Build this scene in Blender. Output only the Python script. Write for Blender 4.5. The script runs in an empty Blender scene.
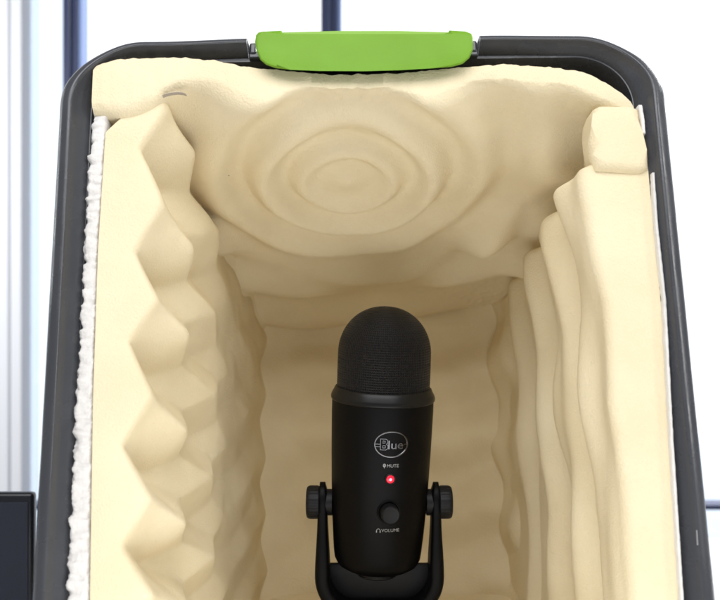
import bpy, bmesh, math, random
from mathutils import Vector, Matrix, noise
random.seed(7)
scn = bpy.context.scene
COL = scn.collection
R_ = math.radians
PI = math.pi

# ------------------------------------------------------------------ frames
F = 863.0                       # focal length in photo pixels (720 wide)
CAM = Vector((0, 0, 0.30))
TILT = 12.2                     # the box rests on its tapered end wall, so its mouth leans back
ROLL = -1.35
RB = Matrix.Rotation(R_(ROLL), 3, 'Y') @ Matrix.Rotation(R_(-TILT), 3, 'X')
PB = CAM + Vector((0, 0.566, 0))
MB_ = Matrix.Translation(PB) @ RB.to_4x4()

def L(u, v, yd=0.0):
    """photo measurement -> box-local point on the plane y = yd"""
    d = RB.transposed() @ Vector(((u-360)/F, 1, (300-v)/F))
    c = RB.transposed() @ (CAM-PB)
    t = (yd-c.y)/d.y
    return c + d*t
def W(u, v, y):
    return Vector(((u-360)/F*y, y, CAM.z+(300-v)/F*y))

def interp(tab, t):
    if t <= tab[0][0]: return tab[0][1]
    for (a, b), (c, d) in zip(tab, tab[1:]):
        if t <= c:
            k = (t-a)/(c-a); return b+(d-b)*k
    return tab[-1][1]
def sinterp(tab, t):
    if t <= tab[0][0]: return tab[0][1]
    for (a, b), (c, d) in zip(tab, tab[1:]):
        if t <= c:
            k = (t-a)/(c-a); k = k*k*(3-2*k); return b+(d-b)*k
    return tab[-1][1]
def sstep(a, b, t):
    k = max(0, min(1, (t-a)/(b-a))); return k*k*(3-2*k)
def nz(x, y, z, s, o=3):
    return noise.fractal(Vector((x*s, y*s, z*s)), 1.0, 2.0, o)

# ------------------------------------------------------------------ materials
def mat(name, col, rough=0.6, metal=0.0, spec=0.5, emis=None, es=0, sheen=0):
    m = bpy.data.materials.new(name); m.use_nodes = True
    b = m.node_tree.nodes['Principled BSDF']
    b.inputs['Base Color'].default_value = (*col, 1)
    b.inputs['Roughness'].default_value = rough
    b.inputs['Metallic'].default_value = metal
    b.inputs['Specular IOR Level'].default_value = spec
    if sheen: b.inputs['Sheen Weight'].default_value = sheen
    if emis:
        b.inputs['Emission Color'].default_value = (*emis, 1)
        b.inputs['Emission Strength'].default_value = es
    return m
def nd(m, t): return m.node_tree.nodes.new(t)
def lk(m, a, b): m.node_tree.links.new(a, b)
def bsdf(m): return m.node_tree.nodes['Principled BSDF']
def noise_bump(m, scale, strength, dist, detail=4, extra=None):
    tc = nd(m, 'ShaderNodeTexCoord'); n = nd(m, 'ShaderNodeTexNoise'); b = nd(m, 'ShaderNodeBump')
    n.inputs['Scale'].default_value = scale; n.inputs['Detail'].default_value = detail
    b.inputs['Strength'].default_value = strength; b.inputs['Distance'].default_value = dist
    lk(m, tc.outputs['Object'], n.inputs['Vector']); lk(m, n.outputs['Fac'], b.inputs['Height'])
    h = b
    if extra:
        n2 = nd(m, 'ShaderNodeTexNoise'); b2 = nd(m, 'ShaderNodeBump')
        n2.inputs['Scale'].default_value = extra[0]; n2.inputs['Detail'].default_value = 5
        b2.inputs['Strength'].default_value = extra[1]; b2.inputs['Distance'].default_value = extra[2]
        lk(m, tc.outputs['Object'], n2.inputs['Vector']); lk(m, n2.outputs['Fac'], b2.inputs['Height'])
        lk(m, b.outputs['Normal'], b2.inputs['Normal']); h = b2
    lk(m, h.outputs['Normal'], bsdf(m).inputs['Normal'])
    return tc
def color_var(m, tc, scale, c1, c2, lo=0.35, hi=0.65, detail=5):
    n = nd(m, 'ShaderNodeTexNoise'); r = nd(m, 'ShaderNodeValToRGB')
    n.inputs['Scale'].default_value = scale; n.inputs['Detail'].default_value = detail
    r.color_ramp.elements[0].position = lo; r.color_ramp.elements[1].position = hi
    r.color_ramp.elements[0].color = (*c1, 1); r.color_ramp.elements[1].color = (*c2, 1)
    lk(m, tc.outputs['Object'], n.inputs['Vector']); lk(m, n.outputs['Fac'], r.inputs['Fac'])
    lk(m, r.outputs['Color'], bsdf(m).inputs['Base Color'])

FOAM = mat('cream_foam', (0.80, 0.70, 0.49), 0.95, 0, 0.15)
tc = noise_bump(FOAM, 700, 0.75, 0.0009, 6, (60, 0.22, 0.003))
color_var(FOAM, tc, 14, (0.73, 0.625, 0.415), (0.775, 0.675, 0.465))
WAD = mat('white_wadding', (0.68, 0.655, 0.62), 1.0, 0, 0.1)
noise_bump(WAD, 260, 0.6, 0.002, 5)
PLAS = mat('charcoal_plastic', (0.046, 0.048, 0.054), 0.30, 0, 0.5)
tc = noise_bump(PLAS, 500, 0.12, 0.0006, 3, (30, 0.1, 0.003))
def rough_var(m, tc, scale, lo, hi):
    n = nd(m, 'ShaderNodeTexNoise'); q = nd(m, 'ShaderNodeMapRange'); n.inputs['Scale'].default_value = scale; n.inputs['Detail'].default_value = 8
    q.inputs['From Min'].default_value = 0.35; q.inputs['From Max'].default_value = 0.65; q.inputs['To Min'].default_value = lo; q.inputs['To Max'].default_value = hi
    lk(m, tc.outputs['Object'], n.inputs['Vector']); lk(m, n.outputs['Fac'], q.inputs['Value']); lk(m, q.outputs[0], bsdf(m).inputs['Roughness'])
rough_var(PLAS, tc, 35, 0.20, 0.36)
GREEN = mat('lime_plastic', (0.28, 0.50, 0.035), 0.5, 0, 0.22)
tc = noise_bump(GREEN, 700, 0.15, 0.0005, 2)
color_var(GREEN, tc, 25, (0.135, 0.285, 0.015), (0.15, 0.315, 0.02))
BLACK = mat('black_painted_metal', (0.002, 0.0018, 0.002), 0.45, 0, 0.10)
noise_bump(BLACK, 1500, 0.12, 0.0003, 2)
COLLAR = mat('satin_black_collar', (0.006, 0.006, 0.006), 0.33, 0, 0.22)
DARK = mat('black_rubber', (0.005, 0.005, 0.006), 0.5, 0, 0.22)
CHROME = mat('logo_chrome', (0.10, 0.10, 0.105), 0.24, 1.0)
INK = mat('white_print', (0.27, 0.27, 0.27), 0.6)
LEDC = mat('led_core', (0.8, 0.1, 0.1), 0.3, 0, 0.5, (1.0, 0.16, 0.22), 3.0)
LEDR = mat('led_red_lens', (0.6, 0.01, 0.03), 0.25, 0, 0.5, (1.0, 0.008, 0.04), 0.38)
PEN = mat('pen_mark', (0.38, 0.33, 0.27), 0.8)

GRILLE = mat('woven_black_grille', (0.007, 0.007, 0.009), 0.42, 0.0, 0.3)
def grille_nodes(m):
    uv = nd(m, 'ShaderNodeUVMap'); sp = nd(m, 'ShaderNodeSeparateXYZ')
    lk(m, uv.outputs['UV'], sp.inputs[0])
    outs = []
    for ch, k in (('X', 128*2*PI), ('Y', 2*PI/0.0020)):
        mu = nd(m, 'ShaderNodeMath'); mu.operation = 'MULTIPLY'; mu.inputs[1].default_value = k
        si = nd(m, 'ShaderNodeMath'); si.operation = 'SINE'
        lk(m, sp.outputs[ch], mu.inputs[0]); lk(m, mu.outputs[0], si.inputs[0]); outs.append(si)
    mx = nd(m, 'ShaderNodeMath'); mx.operation = 'MAXIMUM'
    lk(m, outs[0].outputs[0], mx.inputs[0]); lk(m, outs[1].outputs[0], mx.inputs[1])
    b = nd(m, 'ShaderNodeBump'); b.inputs['Strength'].default_value = 1.0; b.inputs['Distance'].default_value = 0.0009
    lk(m, mx.outputs[0], b.inputs['Height']); lk(m, b.outputs['Normal'], bsdf(m).inputs['Normal'])
    mr = nd(m, 'ShaderNodeMapRange'); mr.inputs['From Min'].default_value = 0.0
    mr.inputs['To Min'].default_value = 0.0; mr.inputs['To Max'].default_value = 1.0
    mc = nd(m, 'ShaderNodeMix'); mc.data_type = 'RGBA'
    mc.inputs['A'].default_value = (0.0015, 0.0015, 0.002, 1); mc.inputs['B'].default_value = (0.0075, 0.0075, 0.010, 1)
    lk(m, mx.outputs[0], mr.inputs['Value']); lk(m, mr.outputs[0], mc.inputs['Factor'])
    lk(m, mc.outputs['Result'], bsdf(m).inputs['Base Color'])
grille_nodes(GRILLE)

# ------------------------------------------------------------------ object helpers
def link(name, bm, material, parent=None, matrix=None, smooth=True):
    me = bpy.data.meshes.new(name)
    bmesh.ops.recalc_face_normals(bm, faces=bm.faces[:])
    bm.to_mesh(me); bm.free()
    for p in me.polygons: p.use_smooth = smooth
    me.materials.append(material)
    o = bpy.data.objects.new(name, me); COL.objects.link(o)
    if parent: o.parent = parent
    if matrix is not None: o.matrix_world = matrix
    return o
def tag(o, label=None, cat=None, group=None, kind=None):
    if label: o['label'] = label
    if cat: o['category'] = cat
    if group: o['group'] = group
    if kind: o['kind'] = kind
    return o
def empty(name, matrix, label, cat):
    o = bpy.data.objects.new(name, None); COL.objects.link(o); o.empty_display_size = 0.05
    o.matrix_world = matrix; return tag(o, label, cat)
def auto(o, ang=35):
    me = o.data
    bm = bmesh.new(); bm.from_mesh(me)
    for e in bm.edges:
        if len(e.link_faces) == 2 and e.calc_face_angle(0) > R_(ang): e.smooth = False
    bm.to_mesh(me); bm.free(); return o

def box(bm, a, b, bev=0.0, seg=2):
    vs = [bm.verts.new((x, y, z)) for x in (a[0], b[0]) for y in (a[1], b[1]) for z in (a[2], b[2])]
    fs = [(0,1,3,2), (4,6,7,5), (0,4,5,1), (2,3,7,6), (0,2,6,4), (1,5,7,3)]
    ff = [bm.faces.new([vs[i] for i in f]) for f in fs]
    if bev:
        es = list({e for f in ff for e in f.edges})
        bmesh.ops.bevel(bm, geom=es, offset=bev, segments=seg, affect='EDGES', profile=0.5)
def extrude_outline(bm, pts, y0, y1, bev=0, seg=3):
    """outline in (x,z), solid from y0 to y1"""
    a = [bm.verts.new((x, y0, z)) for x, z in pts]; b = [bm.verts.new((x, y1, z)) for x, z in pts]
    fa = bm.faces.new(a); fb = bm.faces.new(b[::-1]); n = len(pts)
    for i in range(n): bm.faces.new((a[i], b[i], b[(i+1) % n], a[(i+1) % n]))
    if bev:
        bmesh.ops.bevel(bm, geom=list(fa.edges)+list(fb.edges), offset=bev, segments=seg, affect='EDGES', profile=0.5)
def lathe(bm, prof, n=96, cap=True):
    """prof (r,z); z up. returns uv data"""
    rings = []
    for r, z in prof:
        if r < 1e-6: rings.append([bm.verts.new((0, 0, z))])
        else: rings.append([bm.verts.new((r*math.cos(2*PI*i/n), r*math.sin(2*PI*i/n), z)) for i in range(n)])
    uvl = bm.loops.layers.uv.new('UVMap'); s = 0; ss = [0]
    for (r0, z0), (r1, z1) in zip(prof, prof[1:]):
        s += math.hypot(r1-r0, z1-z0); ss.append(s)
    for k in range(len(rings)-1):
        A, B = rings[k], rings[k+1]
        for i in range(n):
            j = (i+1) % n
            if len(A) == 1 and len(B) == 1: continue
            if len(A) == 1: f = bm.faces.new((A[0], B[i], B[j])); uv = [((i+.5)/n, ss[k]), (i/n, ss[k+1]), ((i+1)/n, ss[k+1])]
            elif len(B) == 1: f = bm.faces.new((A[i], A[j], B[0])); uv = [(i/n, ss[k]), ((i+1)/n, ss[k]), ((i+.5)/n, ss[k+1])]
            else: f = bm.faces.new((A[i], A[j], B[j], B[i])); uv = [(i/n, ss[k]), ((i+1)/n, ss[k]), ((i+1)/n, ss[k+1]), (i/n, ss[k+1])]
            for l, q in zip(f.loops, uv): l[uvl].uv = q
def slab(bm, nu, nv, fin, fout):
    """closed solid between two grid surfaces fin(i,j), fout(i,j)"""
    A = [[bm.verts.new(fin(i/nu, j/nv)) for j in range(nv+1)] for i in range(nu+1)]
    B = [[bm.verts.new(fout(i/nu, j/nv)) for j in range(nv+1)] for i in range(nu+1)]
    for i in range(nu):
        for j in range(nv):
            bm.faces.new((A[i][j], A[i+1][j], A[i+1][j+1], A[i][j+1]))
            bm.faces.new((B[i][j], B[i][j+1], B[i+1][j+1], B[i+1][j]))
    for i in range(nu):
        for j in (0, nv): bm.faces.new((A[i][j], A[i+1][j], B[i+1][j], B[i][j]))
    for j in range(nv):
        for i in (0, nu): bm.faces.new((A[i][j], A[i][j+1], B[i][j+1], B[i][j]))

# ------------------------------------------------------------------ storage bin
DB = 0.425                              # depth of the box
D = 0.385                               # front to the face of the back foam
pTL, pTR = L(59.5, 110), L(666, 110)
pT = L(360, 40)
pBL, pBR = L(31.5, 600), L(716, 600)
XL, XR = (pTL.x+pBL.x)/2, (pTR.x+pBR.x)/2
ZT = (L(245, 39).z + L(478, 39).z)/2
ZB = -0.352
LIP = 0.0205
def rrect(x0, x1, z0, z1, r, n=28, sx=0.0):
    pts = []
    for cx, cz, a0 in ((x1-r, z1-r, 90), (x1-r, z0+r, 0), (x0+r, z0+r, -90), (x0+r, z1-r, -180)):
        for k in range(n+1):
            a = R_(a0-90*k/n); pts.append((cx+r*math.cos(a), cz+r*math.sin(a)))
    return pts        # clockwise from top right (start on top edge)
def wall_rect(t, o=0.0):
    """wall section at fraction t of depth, offset o outwards; inner wall at o=0"""
    k = math.tan(R_(12.0))*DB*t; kx = 0.012*t
    return (XL+LIP+kx-o, XR-LIP-kx+o, ZB+LIP+k-o, ZT-LIP*0.45-k*0.8+o)
bin_ = empty('storage_bin', MB_, 'charcoal plastic storage box stood on end with its open mouth facing the camera', 'storage box')
bm = bmesh.new()
bowt = [(L(u, 45).x, d*0.00068) for u, d in ((60, 0), (110, 4), (170, 5), (246, 3), (360, 4), (478, 8), (620, 13), (700, 10))]
def warp(v):
    x, z = v.x, v.z
    kz = max(-0.3, min(1.2, (pTL.z-z)/(pTL.z-pBL.z)))
    xl = pTL.x+(pBL.x-pTL.x)*kz; xr = pTR.x+(pBR.x-pTR.x)*kz
    f = (x-XL)/(XR-XL); v.x = xl+(xr-xl)*f
    v.z = z-sinterp(bowt, x)*sstep(0.0, 0.3, z)
    return v
def loop_of(t, o, r):
    return [warp(Vector((x, DB*t, z))) for x, z in rrect(*wall_rect(t, o), r)]
loops = [loop_of(t, 0, 0.038) for t in (0.012, .25, .5, .75, 0.985)] + [loop_of(0.99, -0.01, 0.04)]
outer = [loop_of(t, 0.003, 0.041) for t in (0.012, .25, .5, .75, 0.99)] + [loop_of(1.0, -0.007, 0.043)]
n = len(loops[0])
LV = [[bm.verts.new(p) for p in lp] for lp in loops]; OV = [[bm.verts.new(p) for p in lp] for lp in outer]
for G in (LV, OV):
    for a, b in zip(G, G[1:]):
        for i in range(n): bm.faces.new((a[i], a[(i+1) % n], b[(i+1) % n], b[i]))
    bm.faces.new(G[-1])
for i in range(n): bm.faces.new((LV[0][i], LV[0][(i+1) % n], OV[0][(i+1) % n], OV[0][i]))
auto(link('shell', bm, PLAS, bin_), 40)

# the rim, swept round the mouth and left open where the handle sits
def sweep(bm, path, prof, closed):
    N = len(path); rings = []
    for i in range(N):
        a = path[(i-1) % N] if (closed or i > 0) else path[i]
        b = path[(i+1) % N] if (closed or i < N-1) else path[i]
        t = Vector((b[0]-a[0], 0, b[1]-a[1])).normalized()
        nrm = Vector((-t.z, 0, t.x))          # outward for clockwise
        sc_ = 0.80-0.33*sstep(0.15, 1.0, nrm.z)
        rings.append([bm.verts.new(warp(Vector((path[i][0], 0, path[i][1]))+nrm*o*sc_+Vector((0, y, 0)))) for o, y in prof])
    m = len(prof)
    for i in range(N if closed else N-1):
        A, B = rings[i], rings[(i+1) % N]
        for k in range(m): bm.faces.new((A[k], A[(k+1) % m], B[(k+1) % m], B[k]))
    if not closed: bm.faces.new(rings[0]); bm.faces.new(rings[-1])
def refine(pts, step):
    out = []
    for a, b in zip(pts, pts[1:]):
        d = math.hypot(b[0]-a[0], b[1]-a[1]); k = max(1, int(d/step))
        for i in range(k): out.append((a[0]+(b[0]-a[0])*i/k, a[1]+(b[1]-a[1])*i/k))
    out.append(pts[-1]); return out
x0, x1, z0, z1 = wall_rect(0)
base = rrect(x0, x1, z0, z1, 0.038)
gL, gR = L(247, 45).x, L(478, 45).x
path = [(gR, z1)] + base + [(gL, z1)]
path = refine(path, 0.008)
prof = [(-0.0006, 0.016), (-0.0002, 0.008), (0.0010, 0.0045), (0.0040, 0.0015), (0.0080, -0.0022), (0.0110, -0.0058), (0.0118, -0.0072),
        (0.0126, -0.0082), (0.0136, -0.0085), (0.0150, -0.0083), (0.0185, -0.0074), (0.0215, -0.0056), (0.0238, -0.0028), (0.0250, 0.001), (0.0256, 0.008), (0.0258, 0.022), (0.0240, 0.022),
        (0.0230, 0.004), (0.0205, -0.003), (0.0150, -0.0055), (0.0120, -0.002), (0.0070, 0.005), (0.0045, 0.016)]
bm = bmesh.new(); sweep(bm, path, prof, False)
# slight handmade waviness of the moulding
for v in bm.verts: v.co.y += 0.0006*nz(v.co.x, 0, v.co.z, 12)
auto(link('rim', bm, PLAS, bin_), 60)
SCUFF = mat('pale_scuff', (0.32, 0.32, 0.33), 0.6)
rim_o = bpy.data.objects['rim']
for (u0, v0, u1, v1, w) in ((60, 250, 59, 264, .5), (56.5, 300, 56, 305, .6), (66.5, 196, 67.5, 198, .8), (697, 530, 698, 545, .5), (52, 352, 51.6, 358, .4)):
    yy = -0.0066 if u0 < 360 else -0.0086
    q = [L(u0-w/2, v0, yy), L(u0+w/2, v0, yy), L(u1+w/2, v1, yy), L(u1-w/2, v1, yy)]
    bm = bmesh.new(); f0 = [bm.verts.new(p) for p in q]; f1 = [bm.verts.new(p+Vector((0, 0.004, 0))) for p in q]
    bm.faces.new(f0); bm.faces.new(f1[::-1])
    for i in range(4): bm.faces.new((f0[i], f0[(i+1) % 4], f1[(i+1) % 4], f1[i]))
    link('scuff', bm, SCUFF, rim_o, None, False)
# lower sill of the rim beneath the handle
bm = bmesh.new()
box(bm, (gL+0.0005, 0.001, z1-0.0015), (gR-0.0005, 0.012, z1+0.004), 0.001)
box(bm, (gL+0.001, 0.000, z1+0.001), (gL+0.006, 0.012, z1+0.010), 0.0015)
box(bm, (gR-0.006, 0.000, z1+0.001), (gR-0.001, 0.012, z1+0.010), 0.0015)
[warp(v.co) for v in bm.verts]
link('handle_sill', bm, PLAS, bin_, smooth=False)

# the green clip handle
clip_px = [(254.5, 42), (255.5, 35), (258, 32.2), (263, 31.4), (281, 30.4), (284.5, 37.5),
           (447, 37.5), (450, 30.2), (466, 31.2), (472, 33.5), (474, 38), (473.5, 50), (470, 58), (463, 64), (452, 67),
           (430, 68.5), (400, 70.2), (365, 71.2), (320, 71), (290, 69.8), (276, 68.2), (266, 65), (260, 60), (256, 51)]
pts = [(L(u, v, -0.016).x, L(u, v, -0.016).z) for u, v in clip_px]
bm = bmesh.new(); extrude_outline(bm, pts, -0.016, -0.009, 0.0026, 3)
for v in bm.verts: v.co.z += 0.5*(v.co.y+0.016)
hd = auto(link('clip_handle', bm, GREEN, bin_), 30)
bm = bmesh.new()
back_px = [(268, 32.4), (340, 31.4), (400, 31.4), (462, 32.4), (462, 52), (268, 52)]
pts = [(L(u, v, -0.004).x, L(u, v, -0.0090).z) for u, v in back_px]
extrude_outline(bm, pts, -0.0095, 0.006, 0.0012, 2)
GREEN_BACKLIT = mat('backlit_lime_plastic', (0.22, 0.40, 0.05), 0.5, 0, 0.3)  # paler green paints in the window light behind the thin hook
noise_bump(GREEN_BACKLIT, 700, 0.15, 0.0005, 2)
auto(link('clip_hook', bm, GREEN_BACKLIT, hd), 30)

# ------------------------------------------------------------------ foam
def fr(y, rr=0.007):                    # cut edges are softly rounded
    return rr*(1-math.sqrt(max(0, 1-((rr-y)/rr)**2))) if y < rr else 0.0
def ys(t, k=1.35): return D*t**k
def pore(x, y, z): return 0.00013*noise.noise(Vector((x*420, y*420, z*420)))

# ceiling: underside heights at front and back
zF = L(360, 101.5).z
zBk = L(385, 322, D).z
C1 = None
def ceil_plane(x, y):
    t = y/D
    return zF + (zBk-zF)*(t**0.92)
def find_c(u, v):                       # where the sight line meets the mean underside
    for k in range(400):
        y = D*k/400; p = L(u, v, y)
        if p.z >= ceil_plane(p.x, y)+0 and k == 0: return p
        q = L(u, v, D*(k+1)/400)
        if (p.z-ceil_plane(p.x, y))*(q.z-ceil_plane(q.x, D*(k+1)/400)) <= 0: return p
    return L(u, v, D)
c1, c2 = find_c(346, 182), find_c(487, 238)
c3 = find_c(205, 250); c4 = find_c(556, 160)
def ceil_under(x, y):
    z = ceil_plane(x, y)
    def ring(c, p, a, w, ph=0.0):
        r = math.hypot(x-c.x, (y-c.y)*0.92)
        return a*math.cos(2*PI*r/p+ph)*math.exp(-(r/w)**2)
    r1 = math.hypot(x-c1.x, (y-c1.y)*0.92)
    r1 += 0.004*nz(x, y, 7.0, 9, 2)
    z += 0.0055*(1-sstep(0, .07, y))
    z -= 0.0088*math.cos(2*PI*interp([(0, 0), (0.022, .5), (0.036, 1.0), (0.050, 1.5), (0.067, 2.0), (0.085, 2.5), (0.106, 3.0), (0.130, 3.5), (0.2, 4.9)], r1))*math.exp(-(r1/0.16)**2)*(0.26+0.74*sstep(0.01, .085, r1))
    z -= ring(c2, 0.10, 0.011, 0.060, 0)
    z -= ring(c3, 0.085, 0.007, 0.050, 0)
    z -= ring(c4, 0.12, 0.008, 0.055, 0)
    z += 0.030*max(0, (x-c1.x-0.02)/0.12)**2*sstep(0.22, 0.385, y)
    # long folds towards the back
    z -= 0.006*math.cos(2*PI*(y+0.012*math.sin(2*PI*(x+0.02)/0.17)+0.10*abs(x-c1.x)-0.02)/0.088)*sstep(0.16, 0.26, y)
    # scalloped cut line at the mouth
    z += 0.005*math.sin(2*PI*(x+0.035)/0.115)*(1-sstep(0, .06, y))
    z -= 0.010*math.exp(-((x-L(120, 100).x)/0.022)**2)*(1-sstep(0, .06, y))
    z += 0.0016*nz(x, y, 1.3, 14, 3)+pore(x, y, 0)
    # right end curls down into the corner
    xc = L(572, 120).x-0.02*(y/D)
    z -= 0.75*max(0, x-xc)**1.6*4.0
    return z
ctop = [(94, 74), (99, 67), (120, 61), (175, 59), (215, 62), (250, 69), (330, 76.5), (400, 75), (450, 70), (500, 66), (560, 66), (585, 70), (605, 80), (620, 90), (632, 100), (641, 130), (648, 170)]
ctop_l = [(L(u, v).x, L(u, v+2.6).z) for u, v in ctop]
cx0, cx1 = L(95, 90).x, L(646, 150).x
def ceil_in(i, j):
    y = ys(j); k = 0.03*(y/D)
    x = (cx0+k)+((cx1-k)-(cx0+k))*i
    z = ceil_under(x, y)
    e = min(x-cx0-k, cx1-k-x)
    top = ceil_top(x, y)
    a_, b_ = z+fr(y, 0.009), top-0.010
    h_ = max(0.0, min(1.0, 0.5+0.5*(a_-b_)/0.010))
    zz = a_*(1-h_)+b_*h_-0.010*h_*(1-h_)
    return (x, y-0.006*(1-sstep(0, .05, y))*(1-sstep(.10, .15, x))+0.0012*nz(x, 0, 0.5, 60)*(1 if y < .001 else 0), zz)
def ceil_top(x, y):
    return interp(ctop_l, x)-math.tan(R_(12.0))*y+0.0010*nz(x, y, 0, 160, 2)
def ceil_out(i, j):
    y = ys(j); k = 0.03*(y/D)
    x = (cx0+k)+((cx1-k)-(cx0+k))*i
    return (x, y-0.006*(1-sstep(0, .05, y))*(1-sstep(.10, .15, x)), ceil_top(x, y))
bm = bmesh.new(); slab(bm, 260, 220, ceil_in, ceil_out)
o = auto(link('foam_sheet', bm, FOAM, None, MB_), 60)
tag(o, 'cream foam sheet lining the top of the box, moulded in concentric rings', 'foam', 'foam sheets lining the box')

# left wall: egg-crate with diamond bumps
def tri(t, s=0.93): return math.asin(math.sin(t)*s)/math.asin(s)
def skew(ph, c=0.62):
    b = math.floor(ph); f = ph-b
    return b+(0.5*f/c if f < c else 0.5+0.5*(f-c)/(1-c))
zv = [L(125, v).z for v in (147, 248, 341, 444, 545, 640, 735, 830)]
def phase(z):                           # 0 at every valley of the cut edge
    tab = [(-z_, k) for k, z_ in enumerate(zv)]
    zz = -z
    if zz <= tab[0][0]: return (zz-tab[0][0])/(tab[1][0]-tab[0][0])
    if zz >= tab[-1][0]: return tab[-1][1]+(zz-tab[-1][0])/(tab[-1][0]-tab[-2][0])
    return interp(tab, zz)
left_in_front = [(L(u, v).z, L(u, v).x) for u, v in ((123, 830), (123, 600), (124, 545), (124, 444), (130, 341), (136, 248), (142, 147), (146, 110))]
xLB = L(262, 430, D).x
def left_in(i, j):
    y = ys(j, 1.25)
    zt = ceil_under(-0.10, y)+0.004-0.006*(1-sstep(0, .05, y))
    z0_ = ZB+LIP+0.02+math.tan(R_(12.0))*y
    z = z0_+(zt-z0_)*i
    t = y/D
    xb = interp(left_in_front, z)
    x = xb+(xLB-xb)*t
    A = 0.0335*(1-0.40*sstep(0.12, .36, t)-0.42*sstep(0.33, 0.60, t))
    x += 0.001*sstep(.1, .35, t)*(1-0.4*sstep(.5, 1, t))
    row = (y-0.042)/(0.085 if y > 0.042 else 0.150)
    a = 2*PI*(skew(phase(z)-0.30*sstep(-0.004, 0.05, y)-0.25*max(0, y-0.05)+0.05*nz(2, y, z, 9, 2), 0.54)-0.5)
    b = PI*row+0.3*nz(7, y, z, 9, 2)
    e = 0.5*(tri(a+b+PI/2, 0.965)+tri(a-b+PI/2, 0.965))
    mm = sstep(0.012, 0.045, y); e = e*mm+(1-mm)*tri(a+PI/2, 0.985)*0.62*tri(b*0.6+PI/2, .9)
    x += A*(0.5+0.5*e)-0.0095*(1-sstep(0, .5, t))
    x += 0.0022*nz(5, y, z, 13, 3)+pore(0, y, z)
    # rounded-over top of the sheet
    d = zt-z
    if d < 0.02: x -= 0.004*(1-d/0.02)**2
    return (x-fr(y, 0.006)*0.8, y+0.0010, z)
def left_out(i, j):
    y = ys(j, 1.25)
    zt = ceil_under(-0.10, y)+0.004-0.006*(1-sstep(0, .05, y))
    z0_ = ZB+LIP+0.02+math.tan(R_(12.0))*y
    z = z0_+(zt-z0_)*i
    xo = interp([(L(u, v).z, L(u, v).x) for u, v in ((92, 800), (90, 600), (93, 400), (98, 250), (107, 110))], z)
    d = zt-z
    xo += max(0, 0.028-d)*0.9
    return (xo+0.05*(y/D), y+(0.003 if j == 0 else 0)*sstep(0.03, 0, d), z)
bm = bmesh.new(); slab(bm, 300, 170, left_in, left_out)
o = auto(link('foam_sheet', bm, FOAM, None, MB_), 60)
tag(o, 'cream egg-crate foam sheet with diamond bumps standing along the left wall of the box', 'foam', 'foam sheets lining the box')

# right wall: tall upright ridges
rin = [(L(u, v).z, L(u, v).x) for u, v in ((640, 800), (632, 600), (622, 480), (610, 400), (604, 300), (588, 220), (580, 180), (579, 160))]
rout = [(L(u, v).z, L(u, v).x) for u, v in ((691, 800), (682, 600), (671, 440), (664.5, 300), (656.5, 210), (653, 176))]
xRB = L(512, 430, D).x
zRT = L(610, 163).z
def rz(i, y):
    zt = zRT+(ceil_under(0.11, D)-0.0-zRT)*(y/D)
    z0_ = ZB+LIP+0.02+math.tan(R_(12.0))*y
    return z0_+(zt-z0_)*i, zt
def right_in(i, j):
    y = ys(j, 1.2); z, zt = rz(i, y); t = y/D
    xb = interp(rin, z)
    x = xb+(xRB-xb)*t**0.95
    s = (z-ZB)/(zRT-ZB)
    w = 0.0063*math.sin(2*PI*(y/0.084)+0.8*math.sin(2*PI*z/0.20+0.5)*(0.2+0.8*s)-0.9)
    w += 0.003*math.sin(2*PI*(y/0.047)+1.5*s)
    x -= w*sstep(0.0, .03, y)
    x += 0.003*math.sin(2*PI*z/0.13+4*t)*(0.2+0.8*s)*sstep(0, .08, y)
    x -= (0.011+0.005*math.sin(2*PI*z/0.085+1))*sstep(.70, .95, t)
    x -= 0.0022*nz(9, y, z, 10, 3)+pore(0, y, z)*(1-sstep(.2,.6,t))
    d = zt-z
    rr = 0.007
    if d < rr: x += rr*(1-math.sqrt(max(0, 1-((rr-d)/rr)**2)))*0.8
    return (min(x+fr(y, 0.008), interp(rout, z)-0.01), y+0.0016, z)
def right_out(i, j):
    y = ys(j, 1.2); z, zt = rz(i, y)
    return (interp(rout, z)-0.045*(y/D)+(0.0006*nz(0, 0, z, 200) if j == 0 else 0), y, z)
bm = bmesh.new(); slab(bm, 300, 170, right_in, right_out)
o = auto(link('foam_sheet', bm, FOAM, None, MB_), 60)
tag(o, 'cream foam sheet with long upright ridges standing along the right wall of the box', 'foam', 'foam sheets lining the box')

# back wall: level waves
def back_in(i, j):
    x = -0.165+0.36*i; z = (ZB+0.095)+(0.05+zBk-(ZB+0.095))*j
    w = (0.0055+0.003*math.sin(x*17+1))*math.cos(2*PI*(z-L(385, 375, D).z)/0.072+0.7*math.sin(x*22)+0.5*math.sin(z*19))+0.016*sstep(0.085, 0.135, abs(x-0.018+0.010*math.sin(2*PI*z/0.075)))+0.003*math.cos(2*PI*x/0.12+1)
    return (x, D+0.004-w+0.004*nz(x, 3, z, 9)+pore(x, 0, z), z)
def back_out(i, j):
    x = -0.165+0.36*i; z = (ZB+0.095)+(0.05+zBk-(ZB+0.095))*j
    return (x, D+0.030, z)
bm = bmesh.new(); slab(bm, 120, 180, back_in, back_out)
o = auto(link('foam_sheet', bm, FOAM, None, MB_), 60)
tag(o, 'cream foam sheet with soft level waves covering the back of the box behind the microphone', 'foam', 'foam sheets lining the box')

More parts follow.
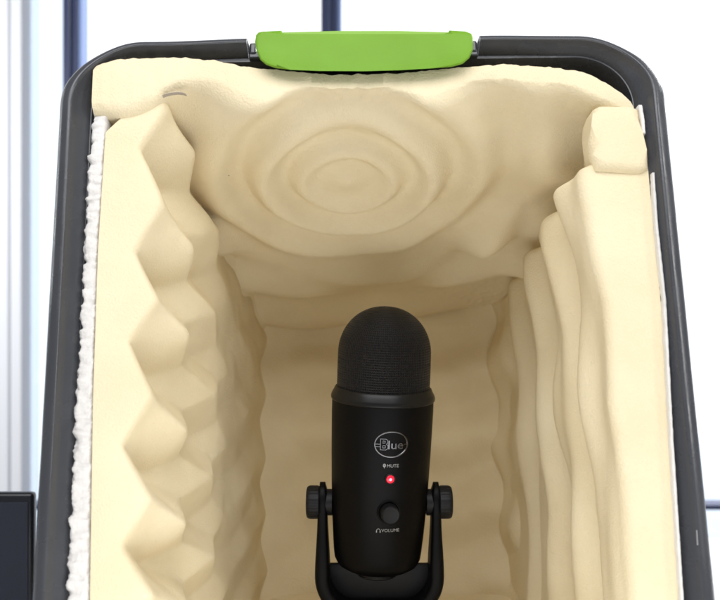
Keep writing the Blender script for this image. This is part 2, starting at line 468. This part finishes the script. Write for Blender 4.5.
# small block wedged in the top right corner
blk = [(594, 107), (600, 103.5), (632, 104), (640, 108), (643, 130), (647, 150), (650, 168), (640, 172), (596, 168), (592, 154), (589.5, 140), (591, 125), (592, 114)]
pts = [(L(u, v, -0.005).x, L(u, v, -0.005).z) for u, v in blk]
bm = bmesh.new(); extrude_outline(bm, pts, -0.005, 0.020, 0.007, 5)
for v in bm.verts: v.co += 0.0012*noise.noise_vector(v.co*60)
o = auto(link('foam_block', bm, FOAM, None, MB_), 50)
tag(o, 'small cream foam block wedged in the top right corner of the box', 'foam')

top_sheet = [o_ for o_ in bpy.data.objects if o_.get('label', '').startswith('cream foam sheet lining the top')][0]
bm = bmesh.new()
mk = [(162, 95.5, .15), (166, 93.8, .6), (171, 92.6, .8), (177, 92.0, .9), (182, 92.4, .7), (186, 94.0, .15)]
up = [L(u, v-w*.3, -0.0078) for u, v, w in mk]; dn = [L(u, v+w*.3, -0.0078) for u, v, w in mk]
ring_ = up+dn[::-1]
f0 = [bm.verts.new(p) for p in ring_]; f1 = [bm.verts.new(p+Vector((0, 0.004, 0))) for p in ring_]
bm.faces.new(f0); bm.faces.new(f1[::-1])
for i in range(len(ring_)):
    j = (i+1) % len(ring_); bm.faces.new((f0[i], f0[j], f1[j], f1[i]))
o = link('pen_mark', bm, PEN, None, None, False); o.parent = top_sheet
def speck(u, v, rad):
    p_ = find_c(u, v); bm = bmesh.new()
    bmesh.ops.create_icosphere(bm, subdivisions=2, radius=rad)
    for q in bm.verts: q.co = Vector((q.co.x*1.3+p_.x, q.co.y+p_.y, q.co.z*0.5+ceil_under(p_.x, p_.y)))
    o = link('speck', bm, PEN, None, None, True); o.parent = top_sheet
speck(228.5, 178.5, 0.0007)
# white wadding behind the left sheet
wl = [(L(u, v).z, L(u, v).x) for u, v in ((57, 800), (64, 600), (68, 500), (73.5, 400), (80, 300), (84.5, 200), (90, 120), (91, 108))]
wr = [(L(u, v).z, L(u, v).x) for u, v in ((92, 800), (91, 600), (94, 400), (99, 250), (108, 125), (111, 108))]
zWT = L(100, 107).z; zWB = ZB+LIP+0.03
def lump(z, y, s):
    return noise.cell(Vector((z*90+s, y*60, 0)))-0.5
def wad(i, j):
    """closed tube cross section in x,y following z"""
    z = zWB+(zWT-zWB)*i
    a = interp(wl, z); b = interp(wr, z)
    pts = 40
    return z, a, b
def wadding(bm, zb, zt, fa, fb, y0, y1, nz_, amp, seed):
    rings = []
    M = 48
    for i in range(nz_+1):
        z = zb+(zt-zb)*i/nz_
        a, b = fa(z), fb(z); ring = []
        for k in range(M):
            t = 2*PI*k/M; c, s = math.cos(t), math.sin(t)
            sx = math.copysign(abs(c)**0.35, c); sy = math.copysign(abs(s)**0.35, s)
            x = (a+b)/2+(b-a)/2*sx; y = (y0+y1)/2+(y1-y0)/2*sy
            n1 = nz(x*1.0+seed, y, z*1.6, 110, 5); n2 = noise.noise(Vector((x*40, y*40+seed, z*260)))
            n3 = noise.noise(Vector((seed, y*30, z*110)))
            dx = amp*(0.8*n1+0.35*n2+0.75*n3)
            if sx > 0: dx *= 0.2
            ring.append(bm.verts.new((x+dx*(-1 if sx < 0 else 1), y-amp*(0.9*n1+0.5*n2)*(1 if s < 0 else 0.2), z+amp*0.4*n1)))
        rings.append(ring)
    for A, B in zip(rings, rings[1:]):
        for k in range(M): bm.faces.new((A[k], A[(k+1) % M], B[(k+1) % M], B[k]))
    bm.faces.new(rings[0]); bm.faces.new(rings[-1])
bm = bmesh.new(); wadding(bm, zWB, zWT, lambda z: interp(wl, z), lambda z: interp(wr, z)-0.0005, 0.0005, 0.06, 640, 0.0018, 3.0)
o = link('wadding_strip', bm, WAD, None, MB_)
tag(o, 'ragged white wadding strip squeezed between the left foam sheet and the box', 'wadding')
# thin wadding behind the right sheet, in two pieces
def strip(name, tabl, u_w, y0, label, seed):
    ft = [(L(u, v).z, L(u, v).x) for u, v in tabl][::-1]
    bm = bmesh.new()
    wadding(bm, ft[0][0], ft[-1][0], lambda z: interp(ft, z)-0.0012, lambda z: interp(ft, z)+u_w, y0, y0+0.03, int(abs(ft[-1][0]-ft[0][0])/0.0012), 0.0004, seed)
    return tag(link(name, bm, WAD, None, MB_), label, 'wadding')
strip('wadding_scrap', [(637.5, 108), (640, 122), (641, 136)], 0.0022, -0.0050, 'tiny white wadding scrap poking out beside the small foam block', 5)
strip('wadding_strip', [(651.3, 175), (655, 230), (662.6, 300), (669.8, 440), (680, 600), (688.5, 760)], 0.0012, -0.0045, 'thin white wadding edge between the right foam sheet and the box', 8)

# ------------------------------------------------------------------ microphone
YM = 0.73; S = YM/F
# floor sheet, level in the room
FLZ = -0.030
bm = bmesh.new()
def fl_in(i, j):
    y = ys(j); x = -0.185+0.38*i; z0_ = ZB+LIP+0.010+math.tan(R_(12.0))*y
    return (x, y+0.004, z0_+0.012+0.002*nz(x, y, 2, 14))
def fl_out(i, j):
    y = ys(j); x = -0.185+0.38*i; return (x, y+0.004, ZB+LIP+0.003+math.tan(R_(12.0))*y)
slab(bm, 60, 60, fl_in, fl_out)
o = auto(link('foam_sheet', bm, FOAM, None, MB_), 60)
tag(o, 'cream foam sheet lying flat under the microphone stand', 'foam', 'foam sheets lining the box')
FLZ = max((MB_ @ v.co).z for v in o.data.vertices if abs((MB_ @ v.co).y-0.73) < 0.07)+0.0005
mb = W(379.2, 502, YM)                          # swivel point
MM = Matrix.Translation(mb) @ Matrix.Rotation(R_(1.9), 4, 'Y') @ Matrix.Rotation(R_(4), 4, 'X')
base_z = ZB                                      # table height set below
TABLE_Z = 0.003
stand_m = Matrix.Translation(Vector((mb.x, YM, FLZ)))
mic = empty('microphone', stand_m, 'black studio microphone with domed mesh top and red mute light held in a swivel yoke', 'microphone')
INV = stand_m.inverted()
def mic_part(name, bm, m, parent=mic, local=MM, smooth=True, ang=35):
    o = link(name, bm, m, None, None, smooth)
    o.parent = parent
    o.matrix_world = local
    bpy.context.view_layer.update()
    o.matrix_parent_inverse = Matrix.Identity(4)
    o.matrix_basis = parent.matrix_world.inverted() @ local
    if smooth: auto(o, ang)
    return o
bpy.context.view_layer.update()
def pz(v): return (502-v)*S*1.012
body = bmesh.new()
k = 0.985
prof = [(0, pz(565)), (30*S, pz(565)), (36*S, pz(564.2)), (41*S, pz(561)), (43.6*S, pz(556)), (44.6*S, pz(549)), (46.2*S, pz(530)), (47.6*S, pz(510)), (49*S, pz(480)), (50.2*S, pz(445)), (51*S, pz(410)), (51*S, pz(399)), (40*S, pz(398.5))]
prof = [(r*k, z) for r, z in prof]
lathe(body, prof, 128)
body_o = mic_part('body', body, BLACK)
bm = bmesh.new()
lathe(bm, [(0, pz(574)), (20*S, pz(574)), (21*S, pz(573)), (21*S, pz(564.5)), (18*S, pz(563))], 64)
mic_part('socket_ring', bm, DARK)
bm = bmesh.new()
cp = [(40*S, pz(399)), (51.2*S, pz(399)), (52.1*S, pz(398)), (52.3*S, pz(396)), (51.6*S, pz(393.5)), (49.6*S, pz(390)), (48.6*S, pz(387.5)), (47.6*S, pz(386.6)), (46*S, pz(387))]
lathe(bm, [(r*k, z) for r, z in cp], 128); mic_part('collar', bm, COLLAR)
bm = bmesh.new(); gp = [(46.6*S*k, pz(390)), (46.7*S*k, pz(372)), (46.6*S*k, pz(354))]
for a in range(1, 25):
    t = PI/2*a/24; gp.append((46.6*S*k*max(0, math.cos(t))**0.93, pz(354)+46.5*S*1.0*math.sin(t)))
gp[-1] = (0, gp[-1][1])
lathe(bm, gp, 160); mic_part('grille', bm, GRILLE)
YAW = R_(9.5)
MF = MM @ Matrix.Rotation(YAW, 4, 'Z')           # front of the mic points at -Y after this
def r_at(z):
    tab = sorted([(zz, r) for r, zz in prof[4:12]])
    return interp(tab, z)
def wrap(bm, z0, proud):
    """(x,z) flat drawing -> onto the body"""
    for v in bm.verts:
        r = r_at(v.co.z)+proud+v.co.y*-1
        a = v.co.x/r_at(v.co.z)
        v.co = Vector((r*math.sin(a), -r*math.cos(a), v.co.z))
def text_bm(body_txt, size, cx, cz, bold=0.0, ext=0.0001, shear=0.0, sx=1.0):
    cu = bpy.data.curves.new('t', 'FONT'); cu.body = body_txt; cu.size = size; cu.extrude = ext
    cu.align_x = 'CENTER'; cu.align_y = 'CENTER'; cu.offset = bold; cu.shear = shear; cu.resolution_u = 6
    o = bpy.data.objects.new('t', cu); COL.objects.link(o)
    dg = bpy.context.evaluated_depsgraph_get(); me = bpy.data.meshes.new_from_object(o.evaluated_get(dg))
    bm = bmesh.new(); bm.from_mesh(me); bpy.data.objects.remove(o); bpy.data.curves.remove(cu); bpy.data.meshes.remove(me)
    for v in bm.verts:
        x, y, z = v.co; v.co = Vector((x*sx+cx, -z, y+cz))
    bmesh.ops.triangulate(bm, faces=bm.faces[:])
    return bm
def ring_bm(bm, cx, cz, rx, rz, w, d0=0, d1=0.0004, n=64, a0=0, a1=2*PI):
    closed = abs(a1-a0-2*PI) < 1e-6
    rows = []
    for i in range(n if closed else n+1):
        t = a0+(a1-a0)*i/n; c, s = math.cos(t), math.sin(t)
        rows.append([bm.verts.new((cx+(rx+q)*c, y, cz+(rz+q)*s)) for q, y in ((-w/2, -d0), (-w/4, -d1), (w/4, -d1), (w/2, -d0))])
    for i in range(len(rows) if closed else len(rows)-1):
        A, B = rows[i], rows[(i+1) % len(rows)]
        for k_ in range(4): bm.faces.new((A[k_], A[(k_+1) % 4], B[(k_+1) % 4], B[k_]))
def zf(v): return pz(v)-0.0  # height of a front-face feature
def fz(v):
    """mic-local height on the front face seen at photo row v"""
    # front face is nearer and the mic tips forward: solve by projection
    best = None
    for q in range(-900, 1400):
        z = q*0.0001; p = MF @ Vector((0, -r_at(z), z))
        vv = 300-(p.z-CAM.z)/p.y*F
        if best is None or abs(vv-v) < best[0]: best = (abs(vv-v), z)
    return best[1]
# badge
zb_ = fz(444.6)
bm = bmesh.new(); ring_bm(bm, 0, zb_, 16.6*S*.95, 12.6*S*.95, 1.7*S)
for v in bm.verts: pass
wrap(bm, zb_, 0.0003)
badge = mic_part('badge', bm, CHROME, body_o, MF)
bm = text_bm('lue', 11.5*S, 3.8*S, zb_-0.6*S, 0.00006, 0.0003, 0, 1.12); wrap(bm, zb_, 0.0004)
mic_part('badge_lettering', bm, CHROME, body_o, MF, smooth=False)
# outlined capital B, left half of the badge
bm = bmesh.new()
def stroke(bm, pts, w, cl=False):
    for a, b in zip(pts, pts[1:]+([pts[0]] if cl else [])):
        d = Vector((b[0]-a[0], b[1]-a[1])); 
        if d.length < 1e-9: continue
        d.normalize(); nn = Vector((-d.y, d.x))*w/2; d = d*w/2
        q = [(a[0]-d.x+nn.x, a[1]-d.y+nn.y), (b[0]+d.x+nn.x, b[1]+d.y+nn.y), (b[0]+d.x-nn.x, b[1]+d.y-nn.y), (a[0]-d.x-nn.x, a[1]-d.y-nn.y)]
        f0 = [bm.verts.new((x, -0.0003, z)) for x, z in q]; f1 = [bm.verts.new((x, 0.0, z)) for x, z in q]
        bm.faces.new(f0); bm.faces.new(f1[::-1])
        for i in range(4): bm.faces.new((f0[i], f1[i], f1[(i+1) % 4], f0[(i+1) % 4]))
u = S
def P(x, z): return (x*u, zb_+z*u)
stroke(bm, [P(-10.5, 5.4), P(-5.6, 5.4), P(-3.8, 4.2), P(-3.8, 1.8), P(-5.0, 0.4), P(-3.4, -0.8), P(-3.4, -3.6), P(-5.4, -5.0), P(-10.5, -5.0)], 0.55*u, True)
stroke(bm, [P(-8.2, 3.6), P(-6.2, 3.4), P(-6.2, 1.6), P(-8.2, 1.4)], 0.45*u, True)
stroke(bm, [P(-8.2, -0.8), P(-5.9, -1.0), P(-5.9, -3.0), P(-8.2, -3.2)], 0.45*u, True)
stroke(bm, [P(-15.4, 0.4), P(-11.2, 0.4)], 0.6*u); stroke(bm, [P(-15.0, -2.0), P(-11.2, -2.0)], 0.5*u)
stroke(bm, [P(11.8, 0.2), P(15.4, 0.2)], 0.6*u)
wrap(bm, zb_, 0.0004)
mic_part('badge_capital', bm, CHROME, body_o, MF, smooth=False)
# printed words
zm = fz(466)
bm = text_bm('MUTE', 4.3*S, 2.0*S, zm, 0.0, 0.00004, 0, 1.05)
ring_bm(bm, -6.0*S, zm+0.5*S, 1.0*S, 1.4*S, 0.8*S, 0, 0.00008, 16)
stroke(bm, [(-6.0*S, zm-1.9*S), (-6.0*S, zm+2.0*S)], 0.45*S)
wrap(bm, zm, 0.00015); mic_part('mute_lettering', bm, INK, body_o, MF, smooth=False)
zvv = fz(530.5)
bm = text_bm('VOLUME', 4.3*S, 2.6*S, zvv, 0.0, 0.00004, 0, 1.05)
ring_bm(bm, -9.0*S, zvv, 1.7*S, 1.7*S, 0.5*S, 0, 0.00008, 20, -0.3, PI+0.3)
stroke(bm, [(-10.7*S, zvv-1.5*S), (-10.7*S, zvv-0.3*S)], 0.9*S); stroke(bm, [(-7.3*S, zvv-1.5*S), (-7.3*S, zvv-0.3*S)], 0.9*S)
wrap(bm, zvv, 0.00015); mic_part('volume_lettering', bm, INK, body_o, MF, smooth=False)
# mute button
def axial(z):                                    # frame on the body front, +Z of lathe -> outward
    return MF @ Matrix.Translation((0, -r_at(z), z)) @ Matrix.Rotation(R_(90), 4, 'X')
zl = fz(479)
bm = bmesh.new(); lathe(bm, [(0, -0.001), (5.3*S, -0.001), (5.3*S, 0.0009), (4.7*S, 0.0013), (4.0*S, 0.0012), (3.9*S, 0.0004)], 40)
btn = mic_part('mute_button', bm, DARK, mic, axial(zl))
bm = bmesh.new(); lathe(bm, [(3.9*S, 0.0002), (3.9*S, 0.0010), (3.2*S, 0.0017), (1.4*S, 0.0020)], 40)
mic_part('light_lens', bm, LEDR, btn, axial(zl))
bm = bmesh.new(); lathe(bm, [(1.5*S, 0.0019), (0.8*S, 0.0023), (0, 0.0024)], 24)
mic_part('light_core', bm, LEDC, btn, axial(zl))
# volume knob
zk = fz(512)
bm = bmesh.new()
lathe(bm, [(11.2*S, -0.001), (11.2*S, 0.0006), (10.8*S, 0.0010), (9.8*S, 0.0010), (9.0*S, 0.0006)], 64)
kb = mic_part('volume_knob', bm, BLACK, mic, axial(zk))
bm = bmesh.new()
lathe(bm, [(8.8*S, -0.001), (8.7*S, 0.0075), (8.4*S, 0.0088), (7.7*S, 0.0094), (6.6*S, 0.0092), (0, 0.0090)], 64)
mic_part('knob_cap', bm, DARK, kb, axial(zk))
# yoke: two flat arms joined by a curved foot
MY = Matrix.Translation(mb)
AW = 0.0115
def yoke_path():
    X = 56.5*S; pts = []
    zt_ = 20*S
    pts += [(X, zt_*q/6) for q in range(6, -1, -1)]
    pts += [(X, -q*0.006) for q in range(1, 11)]
    r = 0.030; cz = -0.060
    for q in range(1, 13):
        a = PI/2*q/12; pts.append((X-r+r*math.cos(a), cz-r*math.sin(a)))
    return pts
half = yoke_path()
full = half+[(-x, z) for x, z in half[::-1]]
bm = bmesh.new(); rings = []
tk = 9.0*S
for i, (x, z) in enumerate(full):
    a = full[max(0, i-1)]; b = full[min(len(full)-1, i+1)]
    d = Vector((b[0]-a[0], b[1]-a[1])).normalized(); nn = Vector((-d.y, d.x))
    top = max(0, z)/(20*S)
    wy = AW*(math.sqrt(max(0.02, 1-top**2)) if z > 0 else 1+0.5*sstep(0, 0.07, -z))
    th = tk*(1-0.45*sstep(0.4, 1, top))*(1+0.5*sstep(0.01, 0.06, -z))
    ring = []
    for k_ in range(20):
        t = 2*PI*k_/20; c, s = math.cos(t), math.sin(t)
        cx = math.copysign(abs(c)**0.5, c)*th/2*1.1; cy = math.copysign(abs(s)**0.4, s)*wy
        ring.append(bm.verts.new((x+nn.x*cx, cy, z+nn.y*cx)))
    rings.append(ring)
for A, B in zip(rings, rings[1:]):
    for k_ in range(20): bm.faces.new((A[k_], A[(k_+1) % 20], B[(k_+1) % 20], B[k_]))
bm.faces.new(rings[0]); bm.faces.new(rings[-1])
mic_part('yoke', bm, BLACK, mic, MY, ang=50)
# web filling the yoke beneath the body
bm = bmesh.new()
xw = 53.5*S
pts = [(-xw, -0.0535), (xw, -0.0535), (xw, -0.066), (0.034, -0.083), (0.02, -0.0895), (-0.02, -0.0895), (-0.034, -0.083), (-xw, -0.066)]
extrude_outline(bm, pts, 0.004, 0.010, 0.002, 2)
mic_part('yoke_web', bm, DARK, mic, MY)
foot_z = FLZ-mb.z
bm = bmesh.new()
lathe(bm, [(0, -0.086), (0.014, -0.086), (0.016, -0.092), (0.024, foot_z+0.020), (0.056, foot_z+0.012), (0.061, foot_z+0.008), (0.0625, foot_z+0.004), (0.0625, foot_z), (0, foot_z)], 96)
mic_part('base', bm, BLACK, mic, MY)
# side thumb screws, knurled
for sgn, xin in ((-1, 59.5*S), (1, 59.5*S)):
    bm = bmesh.new(); N = 96
    profk = [(0, 0.000), (15.0, 0.0), (16.0, 0.8), (16.4, 2.2), (16.4, 9.0), (16.0, 11.0), (14.8, 12.6), (12.5, 13.2), (0, 13.4)]
    rings = []
    for r, h in profk:
        if r == 0: rings.append([bm.verts.new((0, 0, h*S))]); continue
        rings.append([bm.verts.new((r*S*(1-(0.022 if (i % 4 < 2 and 2 < h < 12) else 0))*math.cos(2*PI*i/N), r*S*(1-(0.022 if (i % 4 < 2 and 2 < h < 12) else 0))*math.sin(2*PI*i/N), h*S)) for i in range(N)])
    for A, B in zip(rings, rings[1:]):
        for i in range(N):
            j = (i+1) % N
            if len(A) == 1: bm.faces.new((A[0], B[i], B[j]))
            elif len(B) == 1: bm.faces.new((A[i], A[j], B[0]))
            else: bm.faces.new((A[i], A[j], B[j], B[i]))
    mic_part('thumb_screw', bm, DARK, mic, MY @ Matrix.Translation((sgn*xin, 0, 0)) @ Matrix.Rotation(sgn*PI/2, 4, 'Y'), ang=25)
    bm = bmesh.new()
    lathe(bm, [(0, 0), (13*S, 0), (13*S, 7.0*S), (0, 7.0*S)], 48)
    mic_part('pivot_washer', bm, DARK, mic, MY @ Matrix.Translation((sgn*47.0*S, 0, 0)) @ Matrix.Rotation(sgn*PI/2, 4, 'Y'))

# ------------------------------------------------------------------ desk, screen, window, sky
DESKM = mat('pale_desk_laminate', (0.80, 0.80, 0.82), 0.4)
tc = noise_bump(DESKM, 300, 0.05, 0.0005); color_var(DESKM, tc, 6, (0.78, 0.78, 0.80), (0.83, 0.83, 0.84))
low = min((MB_ @ v.co).z for v in bpy.data.objects['rim'].data.vertices)
DZ = low-0.001
bm = bmesh.new(); box(bm, (-1.6, -0.10, DZ-0.03), (1.6, 1.28, DZ), 0.002)
tag(link('desk', bm, DESKM, None, None, False), 'white desk top under the box, seen at the right edge', 'desk')

SCR = mat('dark_screen_back', (0.018, 0.021, 0.036), 0.35, 0, 0.4); noise_bump(SCR, 400, 0.1, 0.0005)
BEZ = mat('black_bezel', (0.008, 0.009, 0.013), 0.3)
p = W(33, 493, 0.84)
sc = empty('computer_screen', Matrix.Translation((p.x-0.2, 0.84, DZ)), 'dark navy computer screen at the lower left, behind the box', 'screen')
hgt = p.z-DZ
bm = bmesh.new(); box(bm, (-0.2, 0.0, 0.012), (0.2, 0.012, hgt), 0.004, 3); auto(link('casing', bm, BEZ, sc))
bm = bmesh.new(); box(bm, (-0.192, -0.0012, 0.02), (0.1955, 0.002, hgt-0.0085), 0.001); link('display', bm, SCR, sc, None, False)
bm = bmesh.new(); box(bm, (-0.08, -0.02, 0.0), (0.08, 0.06, 0.0125), 0.004); link('foot', bm, BEZ, sc, None, False)

YW = 2.6
def wx(u): return (u-360)/F*YW
def wz(v): return CAM.z+(300-v)/F*YW
WALL = mat('pale_window_post', (0.80, 0.80, 0.82), 0.6); tc = noise_bump(WALL, 40, 0.1, 0.002)
FRM = mat('dark_blue_frame', (0.035, 0.045, 0.105), 0.35)
FRL = mat('pale_blue_seal', (0.22, 0.30, 0.55), 0.4)
bm = bmesh.new()
box(bm, (wx(-120), YW-0.03, DZ-0.7), (wx(12.2), YW+0.10, 2.2), 0.004)
box(bm, (wx(12.6), YW-0.008, DZ-0.7), (wx(16), YW+0.10, 2.2), 0.002)
box(bm, (wx(16.2), YW-0.045, DZ-0.7), (wx(27.8), YW+0.10, 2.2), 0.006)
tag(link('window_post', bm, WALL, None, None, False), 'pale grey grooved upright post at the far left of the window', 'post')
win = empty('window', Matrix.Translation((0, YW, DZ-0.4)), 'large bright window with thin dark blue uprights behind the box', 'window')
o0 = Vector((0, YW, DZ-0.4))
def upright(u0, u1, name='mullion'):
    w = wx(u1)-wx(u0)
    bm = bmesh.new(); box(bm, (wx(u0), -0.03, 0), (wx(u0)+w*0.42, 0.05, 2.2), 0.002); box(bm, (wx(u0)+w*0.52, -0.02, 0), (wx(u0)+w*0.86, 0.05, 2.2), 0.002)
    f = link(name, bm, FRM, win, None, False)
    bm = bmesh.new(); box(bm, (wx(u0)+w*0.42+.0005, -0.012, 0), (wx(u0)+w*0.52-.0005, 0.045, 2.2)); box(bm, (wx(u0)+w*0.86+.0005, -0.015, 0), (wx(u1)+0.004, 0.045, 2.2))
    link('seal', bm, FRL, f, None, False)
upright(66, 82); upright(321.5, 340)
bm = bmesh.new(); box(bm, (wx(28), -0.02, wz(508.5)-(DZ-0.4)), (wx(800), 0.05, wz(503.5)-(DZ-0.4)), 0.002)
link('bottom_rail', bm, FRM, win, None, False)
def pane(u0, u1, tint):
    m = bpy.data.materials.new('window_glass'); m.use_nodes = True; nt = m.node_tree; nt.nodes.clear()
    o = nt.nodes.new('ShaderNodeOutputMaterial'); tr = nt.nodes.new('ShaderNodeBsdfTransparent'); gl = nt.nodes.new('ShaderNodeBsdfGlossy'); mx = nt.nodes.new('ShaderNodeMixShader')
    tr.inputs['Color'].default_value = (*tint, 1); gl.inputs['Roughness'].default_value = 0.02; mx.inputs[0].default_value = 0.04
    nt.links.new(tr.outputs[0], mx.inputs[1]); nt.links.new(gl.outputs[0], mx.inputs[2]); nt.links.new(mx.outputs[0], o.inputs[0])
    bm = bmesh.new(); box(bm, (wx(u0), 0.01, -0.3), (wx(u1), 0.016, 2.2)); link('pane', bm, m, win, None, False)
pane(28.5, 65.8, (0.86, 0.91, 0.96)); pane(82.5, 321, (0.99, 0.995, 1)); pane(341, 900, (0.99, 0.995, 1))

# outside, low parapet seen at the right edge
PAR = mat('pale_blue_parapet', (0.74, 0.80, 0.90), 0.8); noise_bump(PAR, 8, 0.3, 0.01)
yo = 5.0
def ox(u): return (u-360)/F*yo
def oz(v): return CAM.z+(300-v)/F*yo
bm = bmesh.new(); box(bm, (ox(600), yo, oz(640)), (ox(900), yo+0.3, oz(432)), 0.01)
tag(link('parapet', bm, PAR, None, None, False), 'pale blue low wall outside the window at the right edge', 'wall')

SKY = bpy.data.materials.new('bright_overcast'); SKY.use_nodes = True; nt = SKY.node_tree; nt.nodes.clear()
o = nt.nodes.new('ShaderNodeOutputMaterial'); e = nt.nodes.new('ShaderNodeEmission'); e.inputs['Color'].default_value = (0.97, 0.985, 1, 1); e.inputs['Strength'].default_value = 1.25
nt.links.new(e.outputs[0], o.inputs[0])
bm = bmesh.new(); box(bm, (-9, 9.0, -3), (9, 9.05, 9)); tag(link('sky', bm, SKY, None, None, False), kind='structure')

# ------------------------------------------------------------------ light
w = bpy.data.worlds.new('World'); scn.world = w; w.use_nodes = True
w.node_tree.nodes['Background'].inputs['Color'].default_value = (0.90, 0.95, 1.0, 1)
w.node_tree.nodes['Background'].inputs['Strength'].default_value = 0.24
def area(name, loc, target, size, power, col):
    l = bpy.data.lights.new(name, 'AREA'); l.shape = 'RECTANGLE'; l.size = size[0]; l.size_y = size[1]; l.energy = power; l.color = col
    o = bpy.data.objects.new(name, l); COL.objects.link(o); o.location = loc
    o.rotation_euler = (Vector(target)-Vector(loc)).to_track_quat('-Z', 'Y').to_euler(); return o
area('room_lamp', (-0.06, 0.02, 1.0), (0.0, 0.55, 0.22), (1.2, 0.5), 8.9, (0.98, 0.98, 1.0))
area('rim_fill', (1.5, -0.3, 0.9), (0, 0.7, 0.3), (0.2, 0.9), 6, (1.0, 0.98, 0.95))  # added fill that puts highlights along the rim, no real lamp there

area('under_fill', (0.0, 0.32, 0.0), (0.0, 0.50, 0.50), (0.45, 0.2), 0.75, (1.0, 0.99, 0.97))  # added fill from below, lifts the underside of the top foam
area('post_fill', (-1.9, 1.3, 0.9), (-1.2, 2.6, 0.5), (0.6, 0.8), 22, (0.95, 0.97, 1.0))  # added fill, only brightens the window post
area('parapet_fill', (3.2, 3.6, 2.6), (2.3, 5.0, 0.0), (1.0, 1.0), 420, (0.93, 0.97, 1.0))  # added fill out of view, brightens the parapet
area('desk_fill', (1.3, 0.9, 1.3), (0.8, 1.0, 0.0), (0.4, 0.4), 8, (0.97, 0.98, 1.0))  # added fill, whitens the desk at the right edge

# ------------------------------------------------------------------ camera
cd = bpy.data.cameras.new('camera'); cam = bpy.data.objects.new('camera', cd); COL.objects.link(cam)
cam.location = CAM; cam.rotation_euler = (R_(90), 0, 0)
cd.sensor_width = 36; cd.lens = F/720*36; cd.clip_start = 0.01; cd.clip_end = 200
cd.dof.use_dof = True; cd.dof.focus_distance = 0.66; cd.dof.aperture_fstop = 9
scn.camera = cam
scn.view_settings.view_transform = 'Standard'; scn.view_settings.look = 'None'
scn.view_settings.exposure = 0.35; scn.view_settings.gamma = 1
try:
    scn.cycles.diffuse_bounces = 8; scn.cycles.max_bounces = 12
except Exception: pass
